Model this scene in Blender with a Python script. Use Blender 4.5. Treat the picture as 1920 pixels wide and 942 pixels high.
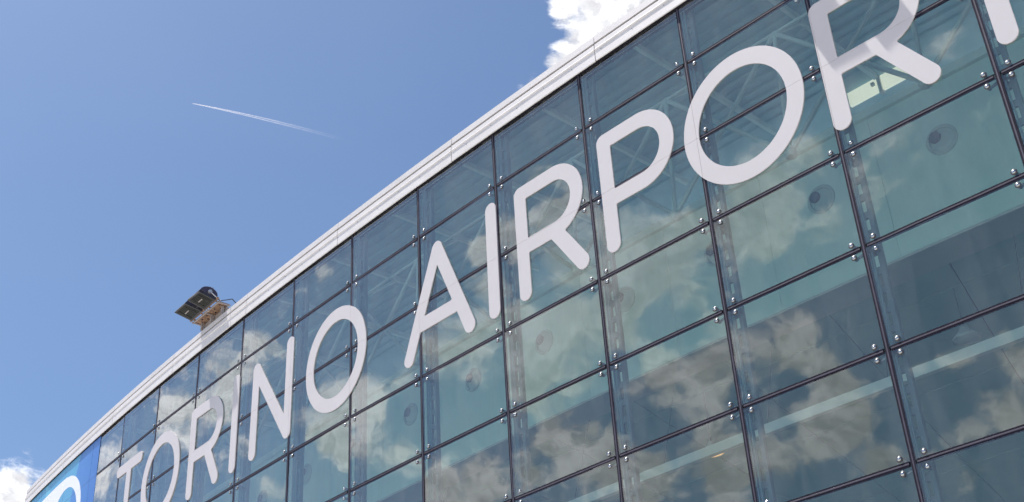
import bpy, bmesh, math, random
from mathutils import Vector, Matrix
random.seed(7)
for o in list(bpy.data.objects): bpy.data.objects.remove(o)
sc = bpy.context.scene
C = sc.collection

# ------------------------------------------------------------------ camera
S = 2.4                                   # width of one glass pane in metres
F0, YAW, PITCH, ROLL = 2294.9626, -0.7335, 0.5259, -0.0635
DIST, CX, RAD = 5.8823, -0.0444, 81.4554  # pane widths
PH, Z3 = 0.6539, 4.1019                   # pane height, height of joint row 3 above the lens
EYE = 1.6
cyw, syw, cp, sp = math.cos(YAW), math.sin(YAW), math.cos(PITCH), math.sin(PITCH)
fwd = Vector((syw*cp, cyw*cp, sp)); r0 = Vector((cyw, -syw, 0)); u0 = r0.cross(fwd)
rt = math.cos(ROLL)*r0 + math.sin(ROLL)*u0
up = -math.sin(ROLL)*r0 + math.cos(ROLL)*u0
cam = bpy.data.cameras.new('camera'); camo = bpy.data.objects.new('camera', cam); C.objects.link(camo)
M = Matrix((rt, up, -fwd)).transposed().to_4x4(); M.translation = Vector((0, 0, EYE))
camo.matrix_world = M
cam.sensor_fit = 'HORIZONTAL'; cam.sensor_width = 36; cam.lens = F0/1920*36
cam.clip_start = 0.1; cam.clip_end = 100000
sc.camera = camo
sc.view_settings.view_transform = 'Standard'; sc.view_settings.look = 'None'
sc.view_settings.exposure = 0.42; sc.view_settings.gamma = 1
sc.render.resolution_x, sc.render.resolution_y = 1024, 502
try:
    sc.cycles.transparent_max_bounces = 24; sc.cycles.max_bounces = 10; sc.cycles.diffuse_bounces = 7
except Exception: pass

# ------------------------------------------------------------------ sun and sky
to_sun = Vector((-0.535, -0.245, 1.46)).normalized()
SUN_EL = math.asin(to_sun.z); SUN_AZ = math.atan2(to_sun.x, to_sun.y)
sun = bpy.data.lights.new('sun', 'SUN'); sun.energy = 5.0; sun.angle = math.radians(0.5); sun.color = (1, .965, .91)
suno = bpy.data.objects.new('sun', sun); C.objects.link(suno)
suno.rotation_euler = to_sun.to_track_quat('Z', 'Y').to_euler(); suno.location = (0, -20, 60)

def pixdir(x, y):
    return (fwd + rt*((x-960)/F0) - up*((y-471)/F0)).normalized()
def cyl(c, v, off=0.0):
    th = -c/RAD + CX/1.0*1.0
    rr = RAD + off
    return Vector((rr*math.sin(th)*S, (DIST + RAD - rr*math.cos(th))*S, (Z3 - (v-3)*PH)*S + EYE))
def nrm(c):
    th = -c/RAD + CX
    return Vector((math.sin(th), -math.cos(th), 0))
def hit_c(x, y):
    d = pixdir(x, y); a = d.x**2 + d.y**2; b = -2*d.y*(DIST+RAD); c = (DIST+RAD)**2 - RAD**2
    t = (-b - math.sqrt(b*b-4*a*c))/2/a; p = d*t
    return -(math.atan2(p.x, DIST+RAD-p.y) - CX)*RAD
def mirdir(x, y):
    d = pixdir(x, y); n = nrm(math.floor(hit_c(x, y))+.5)
    return (d - 2*d.dot(n)*n).normalized()

W = bpy.data.worlds.new('World'); sc.world = W; W.use_nodes = True
nt = W.node_tree; nt.nodes.clear()
class NB:
    """small helper that writes node graphs"""
    def __init__(s, nt): s.nt = nt
    def n(s, t, **k):
        nd = s.nt.nodes.new(t)
        for a, b in k.items(): setattr(nd, a, b)
        return nd
    def put(s, sock, v):
        if isinstance(v, bpy.types.NodeSocket): s.nt.links.new(v, sock)
        elif v is not None:
            sock.default_value = v
    def m(s, op, a, b=None, c=None, clamp=False):
        nd = s.n('ShaderNodeMath', operation=op, use_clamp=clamp); s.put(nd.inputs[0], a)
        if b is not None: s.put(nd.inputs[1], b)
        if c is not None: s.put(nd.inputs[2], c)
        return nd.outputs[0]
    def vm(s, op, a, b=None, out=0):
        nd = s.n('ShaderNodeVectorMath', operation=op); s.put(nd.inputs[0], a)
        if b is not None: s.put(nd.inputs[1], b)
        return nd.outputs[out]
    def noise(s, vec, scale, detail=6, rough=.55, dist=0):
        nd = s.n('ShaderNodeTexNoise'); s.put(nd.inputs['Vector'], vec)
        nd.inputs['Scale'].default_value = scale; nd.inputs['Detail'].default_value = detail
        nd.inputs['Roughness'].default_value = rough; nd.inputs['Distortion'].default_value = dist
        return nd.outputs[0]
    def mr(s, v, a, b, c=0, d=1, kind='LINEAR'):
        nd = s.n('ShaderNodeMapRange', interpolation_type=kind, clamp=True); s.put(nd.inputs[0], v)
        for i, q in zip((1, 2, 3, 4), (a, b, c, d)): nd.inputs[i].default_value = q
        return nd.outputs[0]
    def mix(s, f, a, b):
        nd = s.n('ShaderNodeMix', data_type='RGBA'); s.put(nd.inputs[0], f); s.put(nd.inputs[6], a); s.put(nd.inputs[7], b)
        return nd.outputs[2]
w = NB(nt)
SKY_STRENGTH = 0.082
sky = w.n('ShaderNodeTexSky', sky_type='NISHITA', sun_disc=False)
sky.sun_elevation = SUN_EL; sky.sun_rotation = SUN_AZ; sky.altitude = 300; sky.air_density = 1.0; sky.dust_density = 2.2; sky.ozone_density = 2.2
geo = w.n('ShaderNodeTexCoord'); D = geo.outputs['Generated']
D = w.vm('NORMALIZE', D)
# clouds that stand in view, and the ones the glass mirrors from behind the camera: (x, y, radius, weight)
seen = [(1190,-20,150,.46),(1150,40,95,.44),(1110,65,66,.46),(1080,105,52,.42),(1048,122,34,.36),(1062,12,36,.40),(1050,-60,60,.4),(1002,148,28,.33),(975,163,18,.25),
        (-15,960,64,.6),(16,918,34,.5),(50,940,26,.42),(300,-260,90,.2),(-260,250,120,.2)]
mirr = [(430,700,90,.34),(330,780,70,.34),(560,560,30,.3),(480,640,60,.4),(640,760,80,.34),(720,820,60,.24),(880,660,80,.36),(960,640,60,.3),(1430,420,70,.36),(1600,350,90,.3),(1220,520,70,.34),(1000,700,50,.26),(1150,850,70,.3),(1600,770,50,.26),(235,800,55,.26),(300,760,60,.30),(340,700,45,.22),(410,665,62,.34),(400,760,50,.24),(500,600,60,.38),(525,640,50,.3),(470,700,40,.22),(560,540,18,.2),
        (625,530,25,.2),(210,870,50,.22),(470,860,50,.26),(520,900,50,.3),(600,805,60,.28),(590,720,30,.2),(690,745,70,.30),(760,700,70,.32),(640,690,40,.2),
        (840,650,75,.36),(905,610,60,.34),(875,475,46,.30),(925,545,50,.28),(800,525,25,.2),(985,330,36,.26),(1015,400,50,.34),(1060,375,35,.26),
        (955,440,45,.28),(1060,500,50,.30),(1150,560,85,.30),(1080,600,60,.26),(1250,470,66,.30),(1310,425,52,.30),(1190,480,40,.26),(1440,385,90,.34),(1390,430,60,.3),
        (1510,310,60,.30),(1545,440,75,.26),(1660,250,80,.30),(1750,330,95,.22),(1640,340,60,.22),(1690,60,55,.26),(1785,90,60,.30),(1880,240,55,.24),(1850,40,50,.22),
        (1075,835,72,.34),(1000,885,62,.34),(900,905,70,.34),(1110,785,30,.24),(760,860,50,.26),(820,915,60,.3),(690,880,30,.1),(1335,690,52,.26),(1380,640,40,.22),
        (1500,600,42,.26),(1560,700,50,.26),(1430,860,55,.30),(1370,900,60,.3),(1560,800,60,.28),(1660,880,60,.36),(1740,860,55,.34),(1800,820,62,.38),(1870,765,60,.40),(1850,900,60,.3),(1780,670,40,.28),
        (1850,435,50,.24),(1900,680,40,.22),(1700,690,40,.2),(1250,690,40,.16),(1220,900,40,.14)]
clear = [(1230,200,190,.40),(1040,230,60,.3),(860,380,60,.35),(710,540,60,.35),(1420,70,150,.4),(720,610,45,.3),(480,775,36,.2),(620,620,50,.3),
         (1240,300,100,.35),(1240,800,70,.25),(1700,760,50,.22),(1400,790,40,.25),(1500,710,34,.22),(1550,900,40,.22),(1250,600,50,.2),(1170,690,40,.2),(700,480,50,.3)]
skyclear = [(620,260,240,.45),(300,500,260,.45),(905,40,55,.35),(300,100,320,.5),(850,180,60,.3),(60,650,150,.4),(130,800,55,.3)]
def blobs(items, fn):
    out = None
    for x, y, r, wt in items:
        d = fn(x, y)
        dist = w.vm('DISTANCE', D, tuple(d), out=1)
        v = w.mr(dist, 0, r/F0*1.55, wt, 0, 'SMOOTHSTEP')
        out = v if out is None else w.m('MAXIMUM', out, v)
    return out
pos = w.m('MAXIMUM', blobs(seen, pixdir), blobs(mirr, mirdir))
neg = w.m('MAXIMUM', blobs(clear, mirdir), blobs(skyclear, pixdir))
flat = w.n('ShaderNodeMapping'); flat.inputs['Scale'].default_value = (1, 1, 1.35); w.put(flat.inputs[0], D)
dv = flat.outputs[0]
fb = w.noise(dv, 11, 13, .64, .35)
big = w.noise(dv, 2.6, 4, .5)
base = w.mr(big, .45, .66, -.20, .08)
fine = w.noise(dv, 52, 8, .66, .2)
dens = w.m('ADD', w.m('ADD', w.m('MULTIPLY', w.m('SUBTRACT', fb, .54), 1.35), w.m('MULTIPLY', w.m('SUBTRACT', fine, .5), .30)), w.m('SUBTRACT', w.m('ADD', base, w.m('MULTIPLY', pos, 1.0)), neg))
mask = w.mr(dens, -.04, .19, 0, 1, 'SMOOTHSTEP')
# relief: the same noise a little nearer the sun
shift = w.vm('ADD', dv, tuple(to_sun*0.012))
fb2 = w.noise(shift, 11, 9, .64, .35)
rel = w.mr(w.m('SUBTRACT', fb, fb2), -.045, .045, 0, 1)
thick = w.mr(dens, .05, .45, 0, 1)
lit = w.m('SUBTRACT', w.m('ADD', .76, w.m('MULTIPLY', rel, .42)), w.m('MULTIPLY', thick, .17))
puff = w.mr(w.noise(w.vm('ADD', dv, (3.1, 1.7, .4)), 24, 6, .6, .6), .36, .64, .80, 1.10)
lit = w.m('MULTIPLY', lit, puff)
ccol = w.mix(w.m('MULTIPLY', thick, .5), (1.0, 1.0, 1.03, 1), (.93, .95, 1.02, 1))
ccol = w.vm('MULTIPLY', ccol, (1/SKY_STRENGTH*1.0,)*3)
cn = w.n('ShaderNodeVectorMath', operation='SCALE'); w.put(cn.inputs[0], ccol); w.put(cn.inputs['Scale'], lit)
haze_lift = w.vm('MULTIPLY', sky.outputs[0], (.96, 1.125, 1.27))
cirrus = w.mr(w.noise(dv, 3.5, 9, .7, .8), .45, .85, 0, .012)
haze_lift = w.mix(cirrus, haze_lift, (9, 9.3, 9.6, 1))
allsky = w.mix(mask, haze_lift, cn.outputs[0])
bg = w.n('ShaderNodeBackground'); w.put(bg.inputs[0], allsky); bg.inputs[1].default_value = SKY_STRENGTH
wo = w.n('ShaderNodeOutputWorld'); nt.links.new(bg.outputs[0], wo.inputs[0])
W.cycles.sampling_method = 'MANUAL'; W.cycles.sample_map_resolution = 1024

# ------------------------------------------------------------------ materials
def mat(name, col, rough=.6, metal=0.0, var=0.0, vscale=3.0, bump=0.0, bscale=20.0, spec=.5, emit=None, estr=0, stretch=None):
    m = bpy.data.materials.new(name); m.use_nodes = True; t = m.node_tree; b = t.nodes['Principled BSDF']; q = NB(t)
    b.inputs['Roughness'].default_value = rough; b.inputs['Metallic'].default_value = metal
    b.inputs['Specular IOR Level'].default_value = spec
    col = (*col, 1)
    tc = q.n('ShaderNodeTexCoord').outputs['Object']
    if stretch:
        mp = q.n('ShaderNodeMapping'); mp.inputs['Scale'].default_value = stretch; q.put(mp.inputs[0], tc); tc = mp.outputs[0]
    if var:
        nz = q.mr(q.noise(tc, vscale, 8, .65), .3, .7, 0, 1)
        dk = tuple(c*(1-var) for c in col[:3])+(1,); lt = tuple(min(1, c*(1+var*.5)) for c in col[:3])+(1,)
        q.put(b.inputs['Base Color'], q.mix(nz, dk, lt))
        q.put(b.inputs['Roughness'], q.mr(nz, 0, 1, min(1, rough+.08), max(0, rough-.08)))
    else: b.inputs['Base Color'].default_value = col
    if bump:
        bp = q.n('ShaderNodeBump'); bp.inputs['Strength'].default_value = bump; bp.inputs['Distance'].default_value = .02
        q.put(bp.inputs['Height'], q.noise(tc, bscale, 6)); t.links.new(bp.outputs[0], b.inputs['Normal'])
    if emit: b.inputs['Emission Color'].default_value = (*emit, 1); b.inputs['Emission Strength'].default_value = estr
    return m
M_letter = mat('white_vinyl', (.60, .56, .575), .42, var=.05, vscale=1.2, spec=.3)
M_fascia = mat('fascia_sheet', (.69, .655, .655), .45, 0.0, var=.13, vscale=1.5, bump=.12, bscale=.7, stretch=(1, 1, 3))
M_capping = mat('capping_sheet', (.62, .59, .595), .5, 0.0, var=.12, vscale=1.5)
M_reveal = mat('reveal_shadow_gap', (.018, .016, .022), .9, spec=.1)  # near-black puts the shade under the eaves sheets into the colour
M_seal = mat('black_glass_edge', (.016, .014, .026), .75, var=.2, vscale=6, spec=.15)
M_bead = mat('silicone_bead', (.075, .065, .095), .5, var=.35, vscale=5)
M_bolt = mat('polished_steel', (.46, .47, .49), .2, 1.0)
M_boltring = mat('bolt_washer', (.06, .06, .07), .4)
M_post = mat('painted_post', (.28, .38, .45), .5, var=.15, vscale=2)
M_trim = mat('pale_blue_trim', (.42, .62, .74), .3)
M_spider = mat('cast_steel', (.36, .36, .40), .42, .6, var=.1)
M_truss = mat('white_painted_truss', (.62, .74, .76), .5, var=.08)
M_bulk = mat('bulkhead_panels', (.72, .90, .87), .6, var=.05, vscale=.6)
M_ledge = mat('bulkhead_ledge', (.82, .93, .90), .6)
M_nozzle = mat('nozzle_ring', (.50, .62, .62), .5)
M_nozdark = mat('nozzle_opening', (.12, .17, .20), .7)
M_soffit = mat('soffit_board', (.60, .62, .62), .7, var=.06)
M_ceil = mat('ceiling_panel', (.40, .58, .55), .7, var=.08, vscale=.8)
M_seam = mat('ceiling_seam', (.07, .08, .09), .8)
M_deck = mat('roof_deck', (.32, .54, .62), .5, var=.12, vscale=1)
M_rail = mat('pale_rail', (.80, .84, .82), .4)
M_floor = mat('terminal_floor', (.78, .77, .72), .35, var=.1, vscale=.4)
M_wall = mat('inner_wall', (.72, .73, .72), .7, var=.06)
M_outer = mat('outer_wall_cladding', (.62, .61, .62), .55, var=.08)
M_rooftop = mat('roof_membrane', (.35, .35, .36), .8, var=.15)
M_dark = mat('dark_housing', (.055, .045, .075), .4, var=.25, vscale=9)
M_frame = mat('dark_frame', (.03, .028, .035), .5)
M_rust = mat('rusty_plate', (.33, .20, .13), .75, var=.55, vscale=14, bump=.3, bscale=40)
M_rust2 = mat('primed_steel', (.34, .30, .29), .6, var=.4, vscale=18)
M_galv = mat('galvanised_steel', (.55, .55, .57), .45, .7, var=.25, vscale=14)
M_tarmac = mat('apron_concrete', (.50, .475, .43), .85, var=.2, vscale=.15, bump=.3, bscale=8)
M_paint = mat('kerb_stone', (.48, .47, .45), .8, var=.15, vscale=1)
M_bell = mat('lamp_bell', (.62, .68, .70), .3, .3)
M_cord = mat('lamp_cord', (.06, .07, .08), .6)
M_amber = mat('amber_lamp_disc', (.8, .5, .2), .4, emit=(1, .50, .20), estr=.9)
M_pale = mat('pale_lamp_disc', (.8, .85, .85), .4)
M_light = mat('daylight_sheet', (.8, .8, .7), .5, emit=(1.0, .86, .70), estr=.48)

def glass_mat():
    m = bpy.data.materials.new('facade_glass'); m.use_nodes = True; t = m.node_tree; t.nodes.clear(); q = NB(t)
    tc = q.n('ShaderNodeTexCoord').outputs['Object']
    info = q.n('ShaderNodeObjectInfo')
    ofs = q.vm('ADD', tc, info.outputs['Location'])
    bp = q.n('ShaderNodeBump'); bp.inputs['Strength'].default_value = 1; bp.inputs['Distance'].default_value = .0040
    q.put(bp.inputs['Height'], q.noise(ofs, .9, 2, .4))
    fr = q.n('ShaderNodeFresnel'); fr.inputs[0].default_value = 1.52; t.links.new(bp.outputs[0], fr.inputs['Normal'])
    fac = q.m('SUBTRACT', 1, q.m('POWER', q.m('SUBTRACT', 1, fr.outputs[0]), 3.0))   # four faces of a double pane
    tr = q.n('ShaderNodeBsdfTransparent'); q.put(tr.inputs[0], q.mix(info.outputs['Random'], (.82, .99, .93, 1), (.87, 1.0, .97, 1)))
    gl = q.n('ShaderNodeBsdfGlossy'); gl.inputs['Roughness'].default_value = 0.004
    # a trace of dust that runs down the panes
    gl.inputs[0].default_value = (.98, .99, .985, 1)
    t.links.new(bp.outputs[0], gl.inputs['Normal'])
    mx = q.n('ShaderNodeMixShader'); q.put(mx.inputs[0], fac); t.links.new(tr.outputs[0], mx.inputs[1]); t.links.new(gl.outputs[0], mx.inputs[2])
    df = q.n('ShaderNodeBsdfDiffuse'); df.inputs[0].default_value = (.45, .46, .47, 1)
    mp = q.n('ShaderNodeMapping'); mp.inputs['Scale'].default_value = (1.6, 1.6, .35); q.put(mp.inputs[0], ofs)
    dust = q.mr(q.noise(mp.outputs[0], 1.6, 6, .6), .38, .75, .018, .12)
    m2 = q.n('ShaderNodeMixShader'); q.put(m2.inputs[0], dust); t.links.new(mx.outputs[0], m2.inputs[1]); t.links.new(df.outputs[0], m2.inputs[2])
    out = q.n('ShaderNodeOutputMaterial'); t.links.new(m2.outputs[0], out.inputs[0]); return m
M_glass = glass_mat()
def clearback():
    m = bpy.data.materials.new('glass_inner_face'); m.use_nodes = True; t = m.node_tree; t.nodes.clear(); q = NB(t)
    tr = q.n('ShaderNodeBsdfTransparent'); tr.inputs[0].default_value = (.97, .99, .98, 1)
    out = q.n('ShaderNodeOutputMaterial'); t.links.new(tr.outputs[0], out.inputs[0]); return m
M_glassback = clearback()
M_glassedge = mat('glass_edge', (.03, .08, .07), .2)
def mottled_lens():
    m = mat('floodlight_glass', (.006, .008, .006), .25, var=.7, vscale=6, spec=.2); return m  # mottled colour painted in for reflections on the lens
M_lens = mottled_lens()

# ------------------------------------------------------------------ mesh helpers
class MB:
    def __init__(s): s.v = []; s.f = []; s.mi = []
    def add(s, vs, fs, mi=0):
        o = len(s.v); s.v += [tuple(p) for p in vs]; s.f += [tuple(i+o for i in f) for f in fs]; s.mi += [mi]*len(fs)
    def hexa(s, p, mi=0):     # p: 4 bottom, 4 top
        s.add(p, [(0,3,2,1),(4,5,6,7),(0,1,5,4),(1,2,6,5),(2,3,7,6),(3,0,4,7)], mi)
    def box(s, c, ax, ay, az, mi=0):   # centre and three half-axis vectors
        c = Vector(c); p = [c-ax-ay-az, c+ax-ay-az, c+ax+ay-az, c-ax+ay-az, c-ax-ay+az, c+ax-ay+az, c+ax+ay+az, c-ax+ay+az]
        s.hexa(p, mi)
    def tube(s, a, b, r, n=8, r2=None, mi=0, cap=True):
        a = Vector(a); b = Vector(b); d = (b-a).normalized(); e = d.orthogonal().normalized(); g = d.cross(e)
        r2 = r if r2 is None else r2; vs = []
        for P, R in ((a, r), (b, r2)):
            for i in range(n):
                t = 2*math.pi*i/n; vs.append(P + (e*math.cos(t)+g*math.sin(t))*R)
        fs = [(i, (i+1) % n, n+(i+1) % n, n+i) for i in range(n)]
        if cap: fs += [tuple(range(n-1, -1, -1)), tuple(range(n, 2*n))]
        s.add(vs, fs, mi)
    def lathe(s, o, axis, prof, n=20, mi=0):   # prof: (radius, height) along axis
        o = Vector(o); d = Vector(axis).normalized(); e = d.orthogonal().normalized(); g = d.cross(e); vs = []; fs = []
        for r, h in prof:
            for i in range(n):
                t = 2*math.pi*i/n; vs.append(o + d*h + (e*math.cos(t)+g*math.sin(t))*r)
        for k in range(len(prof)-1):
            for i in range(n): fs.append((k*n+i, k*n+(i+1) % n, (k+1)*n+(i+1) % n, (k+1)*n+i))
        s.add(vs, fs, mi)
    def build(s, name, mats, parent=None, smooth=False, origin=None, fix=True):
        me = bpy.data.meshes.new(name); o3 = Vector(origin) if origin is not None else Vector((0, 0, 0))
        me.from_pydata([tuple(Vector(p)-o3) for p in s.v], [], s.f); me.update()
        for m in (mats if isinstance(mats, (list, tuple)) else [mats]): me.materials.append(m)
        me.polygons.foreach_set('material_index', s.mi)
        if fix:
            bm = bmesh.new(); bm.from_mesh(me); bmesh.ops.recalc_face_normals(bm, faces=bm.faces); bm.to_mesh(me); bm.free()
        if smooth: me.polygons.foreach_set('use_smooth', [True]*len(me.polygons))
        o = bpy.data.objects.new(name, me); C.objects.link(o)
        if parent:
            o.parent = parent; o.location = o3 - (parent.matrix_basis.translation if parent.parent is None else
                                                 parent.matrix_basis.translation + parent.parent.matrix_basis.translation)
        else: o.location = o3
        return o
def empty(name, loc, label, cat, group=None):
    o = bpy.data.objects.new(name, None); C.objects.link(o); o.location = loc; o['label'] = label; o['category'] = cat
    if group: o['group'] = group
    return o
def tag(o, label=None, cat=None, group=None, kind=None):
    for k, v in (('label', label), ('category', cat), ('group', group), ('kind', kind)):
        if v: o[k] = v
    return o
def part_empty(name, parent):
    o = bpy.data.objects.new(name, None); C.objects.link(o); o.parent = parent; o.location = (0, 0, 0); return o

VT = 3 - (2*PH + .4869)/PH          # v of the top edge of the glass (just above joint row 1)
VG = 3 + (Z3*S + EYE)/(PH*S)        # v of the ground
CL, CR = 13, -6                     # left end and right end in pane columns
def onpane(c, v, n=0.0, k=None):
    """point on the flat pane that covers column position c"""
    k = math.floor(c) if k is None else k
    a = cyl(k, v); b = cyl(k+1, v); p = a.lerp(b, c-k); nn = nrm(k+.5)
    return p + nn*n

# ------------------------------------------------------------------ ground
g = MB(); G = 4000
N = 24
pts = [(-G+2*G*i/N, -G+2*G*j/N, 0) for j in range(N+1) for i in range(N+1)]
g.add(pts, [(j*(N+1)+i, j*(N+1)+i+1, (j+1)*(N+1)+i+1, (j+1)*(N+1)+i) for j in range(N) for i in range(N)])
tag(g.build('ground', M_tarmac), kind='structure')
kb = MB()
for k in range(CR, CL):
    p = [cyl(k, VG, .25), cyl(k+1, VG, .25), cyl(k+1, VG, 1.1), cyl(k, VG, 1.1)]
    kb.hexa(p + [q+Vector((0, 0, .14)) for q in p])
tag(kb.build('pavement', M_paint), kind='structure')

# ------------------------------------------------------------------ terminal building
B = empty('terminal_building', cyl(3, VG), 'long curved terminal with a point fixed glass front under a white metal eaves band', 'building')
GAP = .0120
VT = .16
rows = [VT] + [1+i for i in range(0, 10)]          # joint rows; the last pane reaches the plinth
VB = VG - .12
rows = [r for r in rows if r < VB-.3] + [VB]
for k in range(CR, CL):
    nn = nrm(k+.5)
    for r in range(len(rows)-1):
        v0, v1 = rows[r], rows[r+1]
        gv = GAP/PH
        a0, a1, b0, b1 = k+GAP, k+1-GAP, v0+(gv if r else .0), v1-gv
        cen = onpane(k+.5, (b0+b1)/2, -.012)
        f = [onpane(a0, b1), onpane(a1, b1), onpane(a1, b0), onpane(a0, b0)]
        bk = [p - nn*.024 for p in f]
        mb = MB(); mb.add(f+bk, [(0,1,2,3)], 0); mb.add(f+bk, [(7,6,5,4)], 1)
        mb.add(f+bk, [(0,4,5,1),(1,5,6,2),(2,6,7,3),(3,7,4,0)], 2)
        # rotate each pane by a hair about its own centre, as real panes sit
        o = mb.build('pane', [M_glass, M_glassback, M_glassedge], B, origin=cen, fix=False)
        bm = bmesh.new(); bm.from_mesh(o.data)
        bm.faces.ensure_lookup_table()
        if bm.faces[0].normal.dot(nn) < 0: bmesh.ops.reverse_faces(bm, faces=bm.faces)
        bm.to_mesh(o.data); bm.free()
        ax = Vector((random.uniform(-1, 1), random.uniform(-1, 1), random.uniform(-1, 1))).normalized()
        o.rotation_mode = 'QUATERNION'
        o.rotation_quaternion = Matrix.Rotation(math.radians(random.uniform(-.42, .42)), 3, ax).to_quaternion()

# seals between the panes: black pane edges with a lighter silicone bead down the middle
for k in range(CR, CL+1):
    def colpt(v, dx, n): 
        c = cyl(k, v); t = Vector((-nrm(k).y, nrm(k).x, 0)); return c + t*dx*S + nrm(k)*n
    mb = MB(); hw = GAP+.003
    p = [colpt(VB, -hw, -.03), colpt(VB, hw, -.03), colpt(VB, hw, .003), colpt(VB, -hw, .003)]
    q = [colpt(VT, -hw, -.03), colpt(VT, hw, -.03), colpt(VT, hw, .003), colpt(VT, -hw, .003)]
    mb.hexa(p+q); s_ = mb.build('vertical_joint', M_seal, B)
    mb = MB(); hw = .0085
    rr = [VB-(VB-VT)*i/40 for i in range(41)]
    for i in range(40):
        w0 = .0050*(1+random.uniform(-.1, .1))
        p = [colpt(rr[i], -w0, .002), colpt(rr[i], w0, .002), colpt(rr[i], w0*.7, .006), colpt(rr[i], -w0*.7, .006)]
        q = [colpt(rr[i+1], -w0, .002), colpt(rr[i+1], w0, .002), colpt(rr[i+1], w0*.7, .006), colpt(rr[i+1], -w0*.7, .006)]
        mb.hexa(p+q)
    mb.build('silicone_bead', M_bead, s_)
for r, v in enumerate(rows[1:-1]):
    mb = MB(); mc = MB(); hv = (GAP+.003)/PH; hb = .0045/PH
    for k in range(CR, CL):
        a, b = k+.024, k+1-.024
        mb.hexa([onpane(a, v+hv, -.03), onpane(b, v+hv, -.03, k), onpane(b, v+hv, .0045, k), onpane(a, v+hv, .0045),
                 onpane(a, v-hv, -.03), onpane(b, v-hv, -.03, k), onpane(b, v-hv, .0045, k), onpane(a, v-hv, .0045)])
        n = 6
        w1 = [random.uniform(-.0012, .0012)/PH for _ in range(n+1)]
        for i in range(n):
            x0 = a+(b-a)*i/n; x1 = a+(b-a)*(i+1)/n
            mc.hexa([onpane(x0, v+hb+w1[i], .003, k), onpane(x1, v+hb+w1[i+1], .003, k), onpane(x1, v+hb*.6+w1[i+1], .0085, k), onpane(x0, v+hb*.6+w1[i], .0085, k),
                     onpane(x0, v-hb+w1[i], .003, k), onpane(x1, v-hb+w1[i+1], .003, k), onpane(x1, v-hb*.6+w1[i+1], .0085, k), onpane(x0, v-hb*.6+w1[i], .0085, k)])
    s_ = mb.build('horizontal_joint', M_seal, B); mc.build('silicone_bead', M_bead, s_)

# stainless button bolts, four round each crossing, with a spider arm behind the glass
def bolt_mb(p, nn):
    mb = MB(); mb.lathe(p, nn, [(.044, .0), (.044, .004), (.028, .005)], 12, 1)
    mb.lathe(p, nn, [(.028, .005), (.028, .012), (.024, .018), (.015, .022), (.0005, .0235)], 12, 0); return mb
bolt_src = {}
rest = MB(); count = 0
spots = []
for k in range(CR, CL+1):
    for r, v in enumerate(rows[1:-1]):
        for sc_, sv in ((-1, -1), (1, -1), (-1, 1), (1, 1)):
            kk = k if sc_ > 0 else k-1
            if kk < CR or kk >= CL: continue
            spots.append((k, v, sc_, sv, kk))
def visible(k, v):
    d = cyl(k, v) - Vector((0, 0, EYE)); z = d.dot(fwd)
    x = d.dot(rt)/z*F0+960; y = 471-d.dot(up)/z*F0
    return -15 < x < 1935 and -15 < y < 957 and k < 9.7
for (k, v, sc_, sv, kk) in spots:
    nn = nrm(kk+.5); p = onpane(k+sc_*.072, v+sv*.063, .0005, kk)
    mb = bolt_mb(p, nn)
    if visible(k, v) and count < 296:
        if kk in bolt_src:
            o = bolt_src[kk].copy(); C.objects.link(o); o.location = p - B.matrix_basis.translation
        else:
            o = mb.build('bolt', [M_bolt, M_boltring], B, smooth=True, origin=p); bolt_src[kk] = o
        count += 1
    elif k < 10 :
        rest.add(mb.v, mb.f, 0)
if rest.v: tag(rest.build('bolt', [M_bolt], B, smooth=True), kind='stuff')
for k in range(CR+1, CL):
    for v in rows[1:-1]:
        mb = MB(); c = cyl(k, v, -.06)
        for sc_, sv in ((-1, -1), (1, -1), (-1, 1), (1, 1)):
            kk = k if sc_ > 0 else k-1
            e = onpane(k+sc_*.072, v+sv*.063, -.03, kk)
            mb.tube(c, e - nrm(k)*.04, .028, 6, .018); mb.tube(e - nrm(k)*.05, e, .030, 8)
        mb.build('spider_bracket', M_spider, B, origin=c)

# eaves band: sheets of folded white metal, one every 1.7 panes
def sweep(name, prof, c0, c1, m, parent, n=3, close=True):
    mb = MB(); L = len(prof); vs = []
    for i in range(n+1):
        c = c0 + (c1-c0)*i/n
        for off, v in prof: vs.append(cyl(c, v, off))
    fs = []
    for i in range(n):
        for j in range(L): fs.append((i*L+j, i*L+(j+1) % L, (i+1)*L+(j+1) % L, (i+1)*L+j))
    fs += [tuple(range(L)), tuple(n*L+j for j in range(L-1, -1, -1))]
    mb.add(vs, fs); return mb.build(name, m, parent)
fj = [.785 + 1.712*i for i in range(-5, 8)]
fj = [CR+.02] + [x for x in fj if CR+.3 < x < 12.6] + [12.78]
low = [(-.06, .0), (.026, -.014), (.027, .050), (.034, .064), (.034, .070), (.026, .082), (.028, .222), (.024, .226), (-.06, .226)]
hi = [(-.45, -.135), (.020, -.140), (.022, -.050), (-.06, -.050)]
for a, b in zip(fj[:-1], fj[1:]):
    dv = random.uniform(-.003, .003)
    sweep('eaves_sheet', [(o_, v+dv) for o_, v in low], a+.004, b-.004, M_fascia, B)
    sweep('eaves_shade_strip', [(-.05, .212), (.020, .212), (.018, .2285), (-.05, .2285)], a, b, M_reveal, B)  # added dark strip, paints the shade on the underside of the sheet
    sweep('capping_sheet', [(o_, v+dv) for o_, v in hi], a+.003, b-.003, M_capping, B)
sweep('eaves_core', [(-.10, -.12), (.008, -.12), (.008, .20), (-.10, .20)], CR+.01, 12.76, M_reveal, B, n=40)

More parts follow.
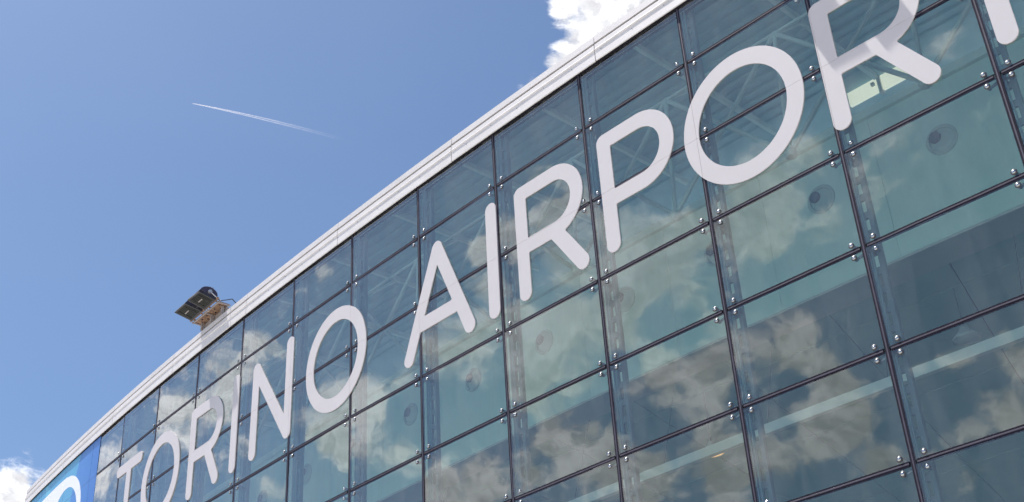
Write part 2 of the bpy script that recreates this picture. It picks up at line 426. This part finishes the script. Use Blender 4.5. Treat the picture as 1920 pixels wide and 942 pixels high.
# small fixings on the sheets
mb = MB()
for i in range(60):
    c = CR+.4 + i*.316
    if c > 12.6: break
    mb.tube(cyl(c, .10+(i % 2)*.02, .024), cyl(c, .10+(i % 2)*.02, .0290), .007, 6)
tag(mb.build('sheet_rivet', M_reveal, B), kind='stuff')
sweep('roof', [(-3.4, -.09), (-.40, -.10), (-.40, -.03), (-3.4, -.03)], CR+.01, 12.76, M_rooftop, B, n=24)
sweep('roof', [(-14, -.09), (-4.8, -.09), (-4.8, -.03), (-14, -.03)], CR+.01, 12.76, M_rooftop, B, n=24)
for k in range(CR, 12):     # translucent sheets over an unseen roof opening added to brighten the interior
    sweep('daylight_sheet', [(-4.8, -.05), (-3.4, -.05), (-3.4, -.03), (-4.8, -.03)], k+.02, k+.98, M_glassback, B, n=1)
# end walls, rear wall, floor, roof deck
for c0, c1 in ((CR-.06, CR-.0), (CL, CL+.05)):
    mb = MB()
    mb.hexa([cyl(c0, VG, -14), cyl(c1, VG, -14), cyl(c1, VG, -.0), cyl(c0, VG, -.0), cyl(c0, .0, -14), cyl(c1, .0, -14), cyl(c1, .22, -.0), cyl(c0, .22, -.0)])
    mb.build('end_wall', M_outer, B)
sweep('rear_wall', [(-14.1, VG), (-14.0, VG), (-14.0, 0.0), (-14.1, 0.0)], CR, CL, M_wall, B, n=20)
sweep('floor', [(-14, VG+.05), (-.02, VG+.05), (-.02, VG-.02), (-14, VG-.02)], CR, CL, M_floor, B, n=24)
sweep('plinth', [(-.1, VG), (.03, VG), (.03, VB-.01), (-.1, VB-.01)], CR, CL, M_outer, B, n=19)
sweep('roof_ceiling', [(-3.4, .06), (-.12, .06), (-.12, .02), (-3.4, .02)], CR, CL, M_deck, B, n=24)
sweep('roof_ceiling', [(-14, .06), (-4.8, .06), (-4.8, .02), (-14, .02)], CR, CL, M_deck, B, n=24)
sweep('plenum_floor', [(-14, 2.0), (-1.65, 2.0), (-1.65, 2.03), (-14, 2.03)], CR, CL, M_wall, B, n=24)
mb = MB()
for i in range(15):
    o_ = -.30-i*.11
    for k in range(CR*2, CL*2):
        a, b = k/2, k/2+.5
        mb.hexa([cyl(a, .080, o_), cyl(b, .080, o_), cyl(b, .080, o_+.04), cyl(a, .080, o_+.04), cyl(a, .061, o_-.01), cyl(b, .061, o_-.01), cyl(b, .061, o_+.055), cyl(a, .061, o_+.055)])
tag(mb.build('deck_rib', M_deck, B), kind='stuff')
for k in range(CR, CL-1):      # roof beams that run inward from each post
    mb = MB(); a = cyl(k+.5, .16, -.1); b = cyl(k+.5, .16, -1.9)
    t = (cyl(k+.6, .16, -1)-cyl(k+.5, .16, -1)).normalized()
    mb.box((a+b)/2, (b-a)/2, t*.04, Vector((0, 0, .06))); mb.build('roof_beam', M_truss, B)

# posts with slotted webs behind the vertical joints
for k in range(CR+1, CL):
    mb = MB(); o0 = -.125; n = nrm(k); t = Vector((-n.y, n.x, 0)); base = cyl(k, VG, o0); top = cyl(k, .12, o0)
    H = top.z-base.z; hv = Vector((0, 0, H/2)); mid = (base+top)/2
    for s_ in (-1, 1):
        mb.box(mid + t*s_*.080, t*.034, n*.030, hv)
        mb.box(mid + t*s_*.112, t*.006, n*.042, hv)
    pitch = .30; z = base.z
    while z < top.z:
        mb.box(Vector((mid.x, mid.y, z)), t*.046, n*.02, Vector((0, 0, .055))); z += pitch
    po = mb.build('slotted_post', M_post, B)
    mb = MB()
    for s_ in (-.034, .022): mb.box(mid + t*s_ + n*.13, t*.007, n*.022, hv)
    mb.build('edge_trim', M_trim, po)
    # arms that tie the spider brackets to the post
    mb = MB()
    for v in rows[1:-1]: mb.tube(cyl(k, v, -.05), cyl(k, v, -.12), .035, 8)
    tag(mb.build('tie_rod', M_spider, B), kind='stuff')

# truss behind the upper rows
for k in range(CR, CL-1):
    mb = MB()
    for o_, sh, rr_ in ((-.36, .0, .042),):
        A = cyl(k+.47+sh, .80, o_); Bt = cyl(k+.53+sh, 2.32, o_); A2 = cyl(k+1.47+sh, .80, o_); B2 = cyl(k+1.53+sh, 2.32, o_)
        mb.tube(A, Bt, rr_); mb.tube(A, B2, rr_); mb.tube(Bt, A2, rr_)
        mb.tube(A, A2, .03); 
    mb.tube(cyl(k+.47, .80, -.36), cyl(k+.5, .2, -.85), .04)
    mb.lathe(cyl(k+.53, 2.32, -.36)-Vector((0,0,.1)), (0, 0, 1), [(.01, 0), (.09, .03), (.11, .1), (.09, .17), (.01, .2)], 10)
    mb.build('truss_bay', M_truss, B)

# bulkhead with air nozzles, soffit and ceiling
OB = -1.3
for k in range(CR, CL):
    c0, c1 = k+.38, k+1.38
    if c1 > CL: c1 = CL
    sweep('bulkhead_panel', [(OB-.05, 3.12), (OB, 3.12), (OB, 1.34), (OB-.05, 1.34)], c0+.0015, c1-.0015, M_bulk, B, n=2)
sweep('bulkhead_ledge', [(OB-.30, 1.334), (OB+.035, 1.334), (OB+.035, 1.24), (OB-.30, 1.24)], CR, CL, M_ledge, B, n=24)
sweep('bulkhead_upstand', [(OB-.36, 1.27), (OB-.30, 1.27), (OB-.30, 1.02), (OB-.36, 1.02)], CR, CL, M_soffit, B, n=24)
nz = None
for k in range(CR+1, CL-1):
    c = k-.12; p = cyl(c, 2.03, OB); n = nrm(c); t = Vector((-n.y, n.x, 0)); r = .098*S
    mb = MB(); mb.lathe(p, n, [(r*1.18, .002), (r*1.18, .02), (r, .035), (r*.93, .03), (r*.90, -.0), (r*.6, .02), (.001, .03)], 28)
    o = mb.build('air_nozzle', M_nozzle, B, smooth=False, origin=p)
    q = p - t*(-.03*S)*0 + Vector((0, 0, .030*S)) + (-t)*.038*S*(1)
    d = (n*1.0 + Vector((0, 0, .1)) - t*.15).normalized()
    mb = MB(); mb.lathe(q, d, [(r*.44, .0), (r*.44, .07), (r*.38, .075), (.001, .06)], 20)
    mb.build('nozzle_mouth', M_nozdark, o)
VC = 3.12
sweep('soffit_strip', [(OB-.32, VC), (OB-.0, VC+.003), (OB-.0, VC+.03), (OB-.32, VC+.03)], CR, CL, M_soffit, B, n=24)
sweep('ceiling_core', [(-14, VC-.06), (OB-.30, VC-.06), (OB-.30, VC-.03), (-14, VC-.03)], CR, CL, M_seam, B, n=24)
bands = [(-1.625, -1.99), (-2.0, -3.6), (-3.61, -5.6), (-5.61, -9), (-9.01, -13.9)]
for k in range(CR-1, CL+4):
    for (o1, o2) in bands[:4]:
        def skew(c, o): return c + (-.78 + .0) + (o+1.71)*(-.28)
        e = .006
        p = []
        ok = True
        for v in (VC+.012, VC-.03):
            for c, o in ((k+e, o1), (k+1-e, o1), (k+1-e, o2), (k+e, o2)):
                cc = skew(c, o)
                cc = min(max(cc, CR), CL); p.append(cyl(cc, v, o))
        if (p[0]-p[1]).length < .3 or (p[2]-p[3]).length < .3: continue
        mb = MB(); mb.hexa(p); mb.build('ceiling_panel', M_ceil, B)
sweep('ceiling_deep', [(-14, VC+.012), (-9.01, VC+.012), (-9.01, VC-.03), (-14, VC-.03)], CR, CL, M_ceil, B, n=24)
VR = 4.385
sweep('rail_beam', [(OB-.05, VR+.055), (OB, VR+.055), (OB, VR-.055), (OB-.05, VR-.055)], CR, CL, M_rail, B, n=38)
for k in range(CR+1, CL):
    mb = MB(); mb.tube(cyl(k-.3, VR, OB-.02), cyl(k-.3, VC+.02, OB-.30), .006, 5); mb.build('rail_hanger', M_cord, B)

# bright rooflight seen between the letters
R_ = empty('rooflight', cyl(-.55, .28, -2.0), 'pale glowing rooflight with a dark bar, behind the glass under the last letter R', 'rooflight')
def rlp(c, v, o=-2.0): return cyl(c, v, o)
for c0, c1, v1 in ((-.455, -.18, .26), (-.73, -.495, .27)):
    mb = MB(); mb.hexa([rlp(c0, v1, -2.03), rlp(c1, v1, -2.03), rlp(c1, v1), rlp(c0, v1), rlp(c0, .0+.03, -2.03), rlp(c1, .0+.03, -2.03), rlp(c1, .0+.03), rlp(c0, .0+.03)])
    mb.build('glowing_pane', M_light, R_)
mb = MB(); mb.hexa([rlp(-.49, .30, -2.04), rlp(-.46, .30, -2.04), rlp(-.46, .30, -1.99), rlp(-.49, .30, -1.99), rlp(-.49, .02, -2.04), rlp(-.46, .02, -2.04), rlp(-.46, .02, -1.99), rlp(-.49, .02, -1.99)])
mb.build('bar', M_soffit, R_)
mb = MB(); mb.hexa([rlp(-.44, .17, -1.995), rlp(-.41, .17, -1.995), rlp(-.41, .17, -1.97), rlp(-.44, .17, -1.97), rlp(-.44, .13, -1.995), rlp(-.41, .13, -1.995), rlp(-.41, .13, -1.97), rlp(-.44, .13, -1.97)])
mb.build('junction_box', M_soffit, R_)

# ------------------------------------------------------------------ pendant lamps inside
def pendant(c, v, off, label, disc):
    p = cyl(c, v, off); e = empty('pendant_lamp', p, label, 'lamp', 'pendant lamps inside the terminal')
    mb = MB(); mb.tube(p+Vector((0, 0, .22)), cyl(c, VC+.02, off), .008, 6); mb.build('cord', M_cord, e)
    mb = MB(); mb.lathe(p, (0, 0, 1), [(.235, 0), (.24, .015), (.19, .07), (.13, .13), (.09, .17), (.07, .24), (.001, .25)], 24)
    mb.build('shade', M_bell, e, smooth=True)
    mb = MB(); mb.lathe(p, (0, 0, 1), [(.001, .02), (.21, .02), (.22, .01), (.21, .004), (.001, .0)], 24); mb.build('diffuser', disc, e, smooth=True)
    return e
pendant(-.63, 3.76, -2.0, 'pale unlit bell lamp on a cord behind the right hand panes', M_pale)
pendant(1.73, 3.95, -2.0, 'amber glowing bell lamp half hidden by the pale rail behind the glass', M_amber)

# ------------------------------------------------------------------ floodlights on the eaves
def flood(dc, label):
    def P(c, o, z=0.0): return cyl(c+dc, -.3, o) + Vector((0, 0, z))
    root = empty('floodlight_cluster', P(6.7, .03), label, 'floodlight', 'floodlight clusters on the eaves')
    n = nrm(6.7+dc); t = Vector((-n.y, n.x, 0))       # t points to growing... left is +c
    tl = (P(6.8, .2)-P(6.7, .2)).normalized()
    heads = [((7.04, .305), (6.80, .305), (6.72, .150), (6.97, .140), 1), ((6.71, .315), (6.48, .300), (6.41, .150), (6.66, .140), 2)]
    for a, b, c_, d_, idx in heads:
        q = [P(*a), P(*b), P(*c_), P(*d_)]
        tilt = [.20, .20, .0, .0]
        q = [p+Vector((0, 0, z)) for p, z in zip(q, tilt)]
        cen = sum(q, Vector())/4
        up_ = (q[1]-q[0]).cross(q[3]-q[0]).normalized()
        if up_.z < 0: up_ = -up_
        # housing: frame rim, then a rounded back
        mb = MB(); rim = [p + (p-cen)*.06 for p in q]
        mb.hexa(rim + [p+up_*.07 for p in rim])
        h = mb.build('lamp_head', M_frame, root)
        mb = MB(); inn = [cen+(p-cen)*.87 - up_*.006 for p in q]
        mb.hexa(inn + [p+up_*.02 for p in inn]); mb.build('lens', M_lens, h)
        mb = MB(); l0 = q[0].lerp(q[3], .45); l1 = q[1].lerp(q[2], .45)
        mb.tube(l0.lerp(l1, .32)-up_*.008, l0.lerp(l1, .68)-up_*.008, .018, 8); mb.build('lamp_tube', M_rust2, h)
        for f_ in (.22, .78):
            mb = MB(); mb.tube(q[0].lerp(q[1], f_).lerp(q[3].lerp(q[2], f_), .12)-up_*.010, q[0].lerp(q[1], f_).lerp(q[3].lerp(q[2], f_), .88)-up_*.010, .010, 5); mb.build('guard_bar', M_frame, h)
        mb = MB(); L = 9
        prev = None
        e0, e1 = (rim[3]+rim[0])/2, (rim[2]+rim[1])/2
        half = (rim[0]-rim[3])/2
        for i in range(L+1):
            th = math.pi*i/L
            o3 = half*math.cos(th)*.94; zz = up_*(.07+.24*math.sin(th)**.8)
            cur = [e0.lerp(e1, .02)+o3+zz, e0.lerp(e1, .98)+o3+zz]
            if prev: mb.add([prev[0], prev[1], cur[1], cur[0]], [(0, 1, 2, 3)])
            prev = cur
        for s_ in (.02, .98):
            ring = [e0.lerp(e1, s_)+half*math.cos(math.pi*i/L)*.94+up_*(.07+.24*math.sin(math.pi*i/L)**.8) for i in range(L+1)]
            mb.add(ring, [tuple(range(L+1))])
        mb.build('rounded_housing', M_dark, h)
        for s_ in (-.02, 1.02):
            mb = MB()
            pv = e0.lerp(e1, s_)+up_*.16; ft = P((c_[0]+d_[0])/2, .09, .02); ft = ft + (pv-cen)*.0 + (e0.lerp(e1, s_)-cen).dot(tl)*tl
            mb.tube(pv, ft, .018, 6); mb.lathe(pv, tl, [(.001, -.03), (.05, -.03), (.05, .03), (.001, .03)], 10)
            mb.build('yoke', M_galv, root)
        mb = MB(); mb.box(e1.lerp(e0, .3)+up_*.33, tl*.09, n*.07, Vector((0, 0, .05))); mb.build('gear_box', M_galv, h)
    # rusty platform between the heads and the roof edge
    pl = [P(7.01, -.03), P(6.42, -.02), P(6.41, .10), P(6.99, .10)]
    mid = [P(6.72, -.025), P(6.715, -.025), P(6.705, .10), P(6.71, .10)]
    for a, b, c_, d_ in ((pl[0], mid[0], mid[3], pl[3]), (mid[1], pl[1], pl[2], mid[2])):
        mb = MB(); mb.hexa([a, b, c_, d_]+[p+Vector((0, 0, .02)) for p in (a, b, c_, d_)])
        # bolt heads under the plate
        for i in range(4):
            u_ = .2+.2*i; x = a.lerp(b, u_).lerp(d_.lerp(c_, u_), .3+.35*(i % 2)); mb.tube(x, x-Vector((0, 0, .015)), .022, 6, mi=1)
        mb.build('platform_plate', [M_rust, M_frame], root)
    mb = MB()
    for a, b in ((pl[0], pl[1]), (pl[3], pl[2]), (pl[0], pl[3]), (pl[1], pl[2]), (mid[0], mid[3])):
        d = (b-a).normalized()*.05; mb.tube(a-d-Vector((0, 0, .02)), b+d-Vector((0, 0, .02)), .022, 6)
    mb.build('platform_frame', M_rust2, root)
    mb = MB()
    for c0 in (6.97, 6.80, 6.62, 6.46): mb.tube(P(c0, .05, .03), P(c0, .13, .06), .02, 6)
    mb.tube(P(7.02, .125, .05), P(6.38, .125, .05), .032, 8); mb.build('cross_arm', M_rust, root)
    mb = MB()
    for c0 in (6.95, 6.72, 6.48):
        mb.box(P(c0, .02, -.125), tl*.03, n*.03, Vector((0, 0, .11)))
        mb.tube(P(c0, -.02, .0), cyl(c0+dc, -.14, -.12), .025, 6)
    mb.build('stub_leg', M_rust2, root)
    mb = MB(); mb.box(P(6.72, -.03, -.10), tl*.62, n*.05, Vector((0, 0, .075))); mb.build('base_channel', M_rust2, root)
    mb = MB(); pts = [P(6.41, .13, .06), P(6.36, .10, -.03), P(6.33, .06, -.02), P(6.30, .0, .02), cyl(6.27+dc, -.145, -.10)]
    for a, b in zip(pts[:-1], pts[1:]): mb.tube(a, b, .012, 6)
    mb.build('cable', M_frame, root)
    return root
flood(0, 'cluster of two dark floodlights with a rusty platform on the eaves above the word TORINO')
flood(-7.53, 'floodlight cluster on the eaves straight above the last letter R')

# ------------------------------------------------------------------ letters
HW = .063
def seg(ax, ay, bx, by): return ('s', ax, ay, bx, by)
Y = lambda v: -v*PH
TOPC, BOT = 1.345, 2.675
def letter_R(c, leg=.575, P_=False):
    x = -c; yt, yb = Y(TOPC), Y(2.085 if not P_ else 2.115); r = (yt-yb)/2; wd = .60 if not P_ else .575
    L = [seg(x, yt, x, Y(BOT)), seg(x, yt, x+wd-r, yt), seg(x, yb, x+wd-r, yb), ('a', x+wd-r, (yt+yb)/2, r, r)]
    if not P_: L.append(seg(x+.34, yb, x+leg, Y(BOT)-.0))
    return L
def ring(c, v=2.01, rx=.418, ry=.432): return [('e', -c, Y(v), rx, ry)]
letters = [('T', [seg(-8.97, Y(TOPC+.01), -8.365, Y(TOPC+.01)), seg(-8.668, Y(TOPC), -8.66, Y(BOT+.01))]),
  ('O', ring(7.75)), ('R', letter_R(6.98, .57)), ('I', [seg(-6.055, Y(1.29), -6.055, Y(2.68))]),
  ('N', [seg(-5.665, Y(2.68), -5.65, Y(1.34)), seg(-5.65, Y(1.34), -5.035, Y(2.66)), seg(-5.03, Y(2.66), -5.015, Y(1.29))]),
  ('O', ring(4.235)),
  ('A', [seg(-2.75, Y(1.34), -3.145, Y(2.69)), seg(-2.75, Y(1.34), -2.37, Y(2.68)), seg(-2.98, Y(2.30), -2.54, Y(2.30))]),
  ('I', [seg(-2.065, Y(1.30), -2.075, Y(2.68))]), ('R', letter_R(1.725, .60)), ('P', letter_R(.822, P_=True)),
  ('O', ring(-.375)), ('R', letter_R(-1.055, .595)), ('T', [seg(1.80, Y(TOPC), 2.44, Y(TOPC)), seg(2.12, Y(TOPC), 2.12, Y(BOT))])]
def sdf(prims, x, y):
    d = 9
    for p in prims:
        if p[0] == 's':
            ax, ay, bx, by = p[1:]; dx, dy = bx-ax, by-ay; t = max(0, min(1, ((x-ax)*dx+(y-ay)*dy)/(dx*dx+dy*dy)))
            q = math.hypot(x-ax-t*dx, y-ay-t*dy)
        elif p[0] == 'a':
            cx_, cy_, r = p[1:4]
            if x < cx_: continue
            q = abs(math.hypot(x-cx_, y-cy_)-r)
        else:
            cx_, cy_, rx, ry = p[1:]; k = math.hypot((x-cx_)/rx, (y-cy_)/ry)
            if k < 1e-4: continue
            X, Y_ = x-cx_, y-cy_; L = math.hypot(X, Y_); rad = L/k; q = abs(L-rad)
        d = min(d, q)
    return d-HW
def contour_mesh(fn, x0, x1, y0, y1, h, place, thick, m, name, parent, gap=.0009):
    """solid cut-out sheet where fn < 0, cut along the pane joints"""
    bm = bmesh.new()
    ks = range(math.floor(-x1), math.floor(-x0)+1); rj = [VT-2] + rows[1:]
    for k in ks:
        X0, X1 = max(x0, -(k+1)+gap), min(x1, -k-gap)
        if X1 <= X0: continue
        for r in range(len(rj)-1):
            Y0, Y1 = max(y0, Y(rj[r+1])+gap), min(y1, Y(rj[r])-gap)
            if Y1 <= Y0: continue
            nx, ny = max(1, round((X1-X0)/h)), max(1, round((Y1-Y0)/h))
            hx, hy = (X1-X0)/nx, (Y1-Y0)/ny
            val = [[fn(X0+i*hx, Y0+j*hy) for j in range(ny+1)] for i in range(nx+1)]
            cache = {}
            def vert(key, x, y):
                if key not in cache: cache[key] = bm.verts.new(place(-x, -y/PH, thick, k))
                return cache[key]
            for i in range(nx):
                for j in range(ny):
                    cs = [(i, j), (i+1, j), (i+1, j+1), (i, j+1)]; vv = [val[a][b] for a, b in cs]
                    if min(vv) >= 0: continue
                    poly = []
                    for q in range(4):
                        (a, b), (a2, b2) = cs[q], cs[(q+1) % 4]; v1, v2 = vv[q], vv[(q+1) % 4]
                        if v1 < 0: poly.append(vert((a, b), X0+a*hx, Y0+b*hy))
                        if (v1 < 0) != (v2 < 0):
                            t = v1/(v1-v2); key = tuple(sorted(((a, b), (a2, b2))))
                            poly.append(vert(key, X0+(a+(a2-a)*t)*hx, Y0+(b+(b2-b)*t)*hy))
                    if len(poly) >= 3:
                        try: bm.faces.new(poly)
                        except ValueError: pass
    be = [e for e in bm.edges if len(e.link_faces) == 1]
    ret = bmesh.ops.extrude_edge_only(bm, edges=be)
    for v_ in [g_ for g_ in ret['geom'] if isinstance(g_, bmesh.types.BMVert)]:
        # push back to the glass
        a = math.atan2(v_.co.x, (DIST+RAD)*S - v_.co.y); v_.co -= Vector((math.sin(a), -math.cos(a), 0))*(thick-.004)
    bmesh.ops.recalc_face_normals(bm, faces=bm.faces)
    bmesh.ops.dissolve_limit(bm, angle_limit=.002, verts=bm.verts, edges=bm.edges)
    me = bpy.data.meshes.new(name); bm.to_mesh(me); bm.free(); me.materials.append(m)
    o = bpy.data.objects.new(name, me); C.objects.link(o); o.parent = parent; o.location = -parent.matrix_basis.translation
    return o
sign = empty('airport_sign', onpane(3.4, 2.8), 'large rounded white capitals TORINO AIRPORT across three rows of the glass front', 'sign')
for ch, prims in letters:
    xs, ys = [], []
    for p in prims:
        if p[0] == 's': xs += [p[1], p[3]]; ys += [p[2], p[4]]
        else: xs += [p[1]-p[3], p[1]+p[3]]; ys += [p[2]-p[4], p[2]+p[4]]
    o = contour_mesh(lambda x, y: sdf(prims, x, y), min(xs)-.07, max(xs)+.07, min(ys)-.07, max(ys)+.07, .0125, onpane, .026, M_letter, 'letter', sign)
    o['label'] = 'white letter ' + ch

# ------------------------------------------------------------------ printed blue banner at the left end
def banner_mat():
    m = bpy.data.materials.new('banner_print'); m.use_nodes = True; t = m.node_tree; b = t.nodes['Principled BSDF']; q = NB(t)
    b.inputs['Roughness'].default_value = .35
    uv = q.n('ShaderNodeUVMap').outputs[0]; sx = q.n('ShaderNodeSeparateXYZ'); q.put(sx.inputs[0], uv); c, v = sx.outputs[0], sx.outputs[1]
    def above(a, b_, c_):   # a*c + b*v + c_ > 0
        return q.m('GREATER_THAN', q.m('ADD', q.m('ADD', q.m('MULTIPLY', c, a), q.m('MULTIPLY', v, b_)), c_), 0)
    deep = (.062, .175, .50, 1); midb = (.085, .23, .56, 1); cyan = (.11, .35, .58, 1); light = (.15, .44, .62, 1)
    gr = q.mr(c, 9.7, 10.6, 0, 1)
    col = q.mix(gr, deep, midb)
    # straight facets of the print
    col = q.mix(above(1, -.25, -10.40), col, cyan)
    col = q.mix(above(1, .9, -12.0), col, light)
    col = q.mix(above(1, .2, -11.9), col, cyan)
    q.put(b.inputs['Base Color'], col); return m
M_banner = banner_mat(); M_bwhite = mat('banner_white', (.80, .80, .84), .4)
bn = empty('printed_banner', onpane(11.3, 4), 'blue faceted banner with a white ribbon arc covering the far left panes', 'banner')
for k in range(9, 13):
    for r in range(0, 5):
        a, b = max(k+.003, 9.765), k+1-.003; a = a if k > 9 else 9.765
        v0, v1 = rows[r]+.003, rows[r+1]-.003
        if b > 12.95: b = 12.95
        mb = MB(); nx = 6
        f = [onpane(a, v1, .009, k), onpane(b, v1, .009, k), onpane(b, v0, .009, k), onpane(a, v0, .009, k)]
        bk = [onpane(a, v1, .0055, k), onpane(b, v1, .0055, k), onpane(b, v0, .0055, k), onpane(a, v0, .0055, k)]
        mb.hexa(bk+f); o = mb.build('print_sheet', M_banner, bn)
        uvl = o.data.uv_layers.new(name='UVMap'); cv = [(a, v1), (b, v1), (b, v0), (a, v0)]*2
        for lp in o.data.loops: uvl.data[lp.index].uv = cv[lp.vertex_index]
def ribbon(x, y):
    """white loop with a tail: outlines measured on the print"""
    c, v = -x, -y/PH
    # outer loop (ellipse), centre leaning left
    def ell(cx_, cv, rx, ry, rot):
        dx, dy = x+cx_, y+cv*PH; cr, sr = math.cos(rot), math.sin(rot); X = dx*cr+dy*sr; Y_ = -dx*sr+dy*cr
        return (math.hypot(X/rx, Y_/ry)-1)*min(rx, ry)
    outer = ell(10.93, 1.42, .69, .60, 0.0); inner = ell(10.90, 1.52, .53, .515, 0.0)
    loop = max(outer, -inner)
    tail = math.hypot(max(0, abs(x+11.55)-.95)*1.0, 0)
    yy = Y(.60+.06*(c-10.9)**2) if c > 10.9 else 9
    tail = max(abs(y-yy)-(.075+.03*(c-10.9)), 10.9-c, c-12.9)
    return min(loop, tail)
contour_mesh(ribbon, -12.93, -10.15, Y(3.0), Y(.30), .016, onpane, .0125, M_bwhite, 'ribbon', bn)

# ------------------------------------------------------------------ vapour trail high above
def trail_mat():
    m = bpy.data.materials.new('vapour'); m.use_nodes = True; t = m.node_tree; t.nodes.clear(); q = NB(t)
    uv = q.n('ShaderNodeUVMap').outputs[0]; sx = q.n('ShaderNodeSeparateXYZ'); q.put(sx.inputs[0], uv)
    along = q.mr(sx.outputs[0], 0, 1, 0, 1)
    nz_ = q.noise(uv, 26, 4, .6)
    mp = q.n('ShaderNodeMapping'); mp.inputs['Scale'].default_value = (14, 1, 1); q.put(mp.inputs[0], uv)
    nz_ = q.noise(mp.outputs[0], 1.6, 4, .6)
    lw = q.n('ShaderNodeLayerWeight'); lw.inputs[0].default_value = .5
    edge = q.m('POWER', q.m('SUBTRACT', 1, lw.outputs['Facing']), 2.0)
    ramp = q.n('ShaderNodeValToRGB'); cr = ramp.color_ramp
    cr.elements[0].position = 0; cr.elements[0].color = (.1,)*3+(1,); cr.elements[1].position = 1; cr.elements[1].color = (0, 0, 0, 1)
    for p_, v_ in ((.03, .8), (.15, .66), (.35, .36), (.6, .17), (.8, .06)):
        e = cr.elements.new(p_); e.color = (v_, v_, v_, 1)
    q.put(ramp.inputs[0], along)
    fac = q.m('MULTIPLY', q.m('MULTIPLY', ramp.outputs[0], edge), q.mr(nz_, .3, .7, .65, 1.1))
    tr = q.n('ShaderNodeBsdfTransparent'); df = q.n('ShaderNodeBsdfTranslucent'); df.inputs[0].default_value = (.95, .93, .97, 1)
    d2 = q.n('ShaderNodeBsdfDiffuse'); d2.inputs[0].default_value = (.95, .95, .97, 1)
    ad = q.n('ShaderNodeMixShader'); ad.inputs[0].default_value = .5; t.links.new(df.outputs[0], ad.inputs[1]); t.links.new(d2.outputs[0], ad.inputs[2])
    mx = q.n('ShaderNodeMixShader'); q.put(mx.inputs[0], fac); t.links.new(tr.outputs[0], mx.inputs[1]); t.links.new(ad.outputs[0], mx.inputs[2])
    out = q.n('ShaderNodeOutputMaterial'); t.links.new(mx.outputs[0], out.inputs[0]); return m
ALT = 9000
def skyp(x, y): d = pixdir(x, y); return d*(ALT/d.z)
MT = trail_mat()
mb = MB(); uvs = []
NS, NR = 40, 10
for s_ in (-1, 1):
    base = len(mb.v); vs = []
    for i in range(NS+1):
        f = i/NS; x = 360+285*f; y = 194+ (262-194)*(f**1.04) - 2*math.sin(math.pi*f)
        wpx = .8+2.6*min(1, f*1.6)
        c = skyp(x, y + s_*(.3+1.4*min(1, f*2))); a = (skyp(x+5, y+1.2)-skyp(x, y)).normalized(); e = a.cross(Vector((0, 0, 1))).normalized(); u_ = e.cross(a)
        rad = wpx*15000/F0*.70*(1+.12*math.sin(i*2.3+s_))
        for j in range(NR): t = 2*math.pi*j/NR; vs.append(c+(e*math.cos(t)+u_*math.sin(t)*.6)*rad); uvs.append((f, .5+s_*.2+.1*math.cos(t)))
    mb.add(vs, [(i*NR+j, i*NR+(j+1) % NR, (i+1)*NR+(j+1) % NR, (i+1)*NR+j) for i in range(NS) for j in range(NR)])
o = mb.build('vapour_trail', MT, smooth=True)
uvl = o.data.uv_layers.new(name='UVMap')
for lp in o.data.loops: uvl.data[lp.index].uv = uvs[lp.vertex_index]
tag(o, 'thin white vapour trail fading across the blue sky', 'vapour trail')
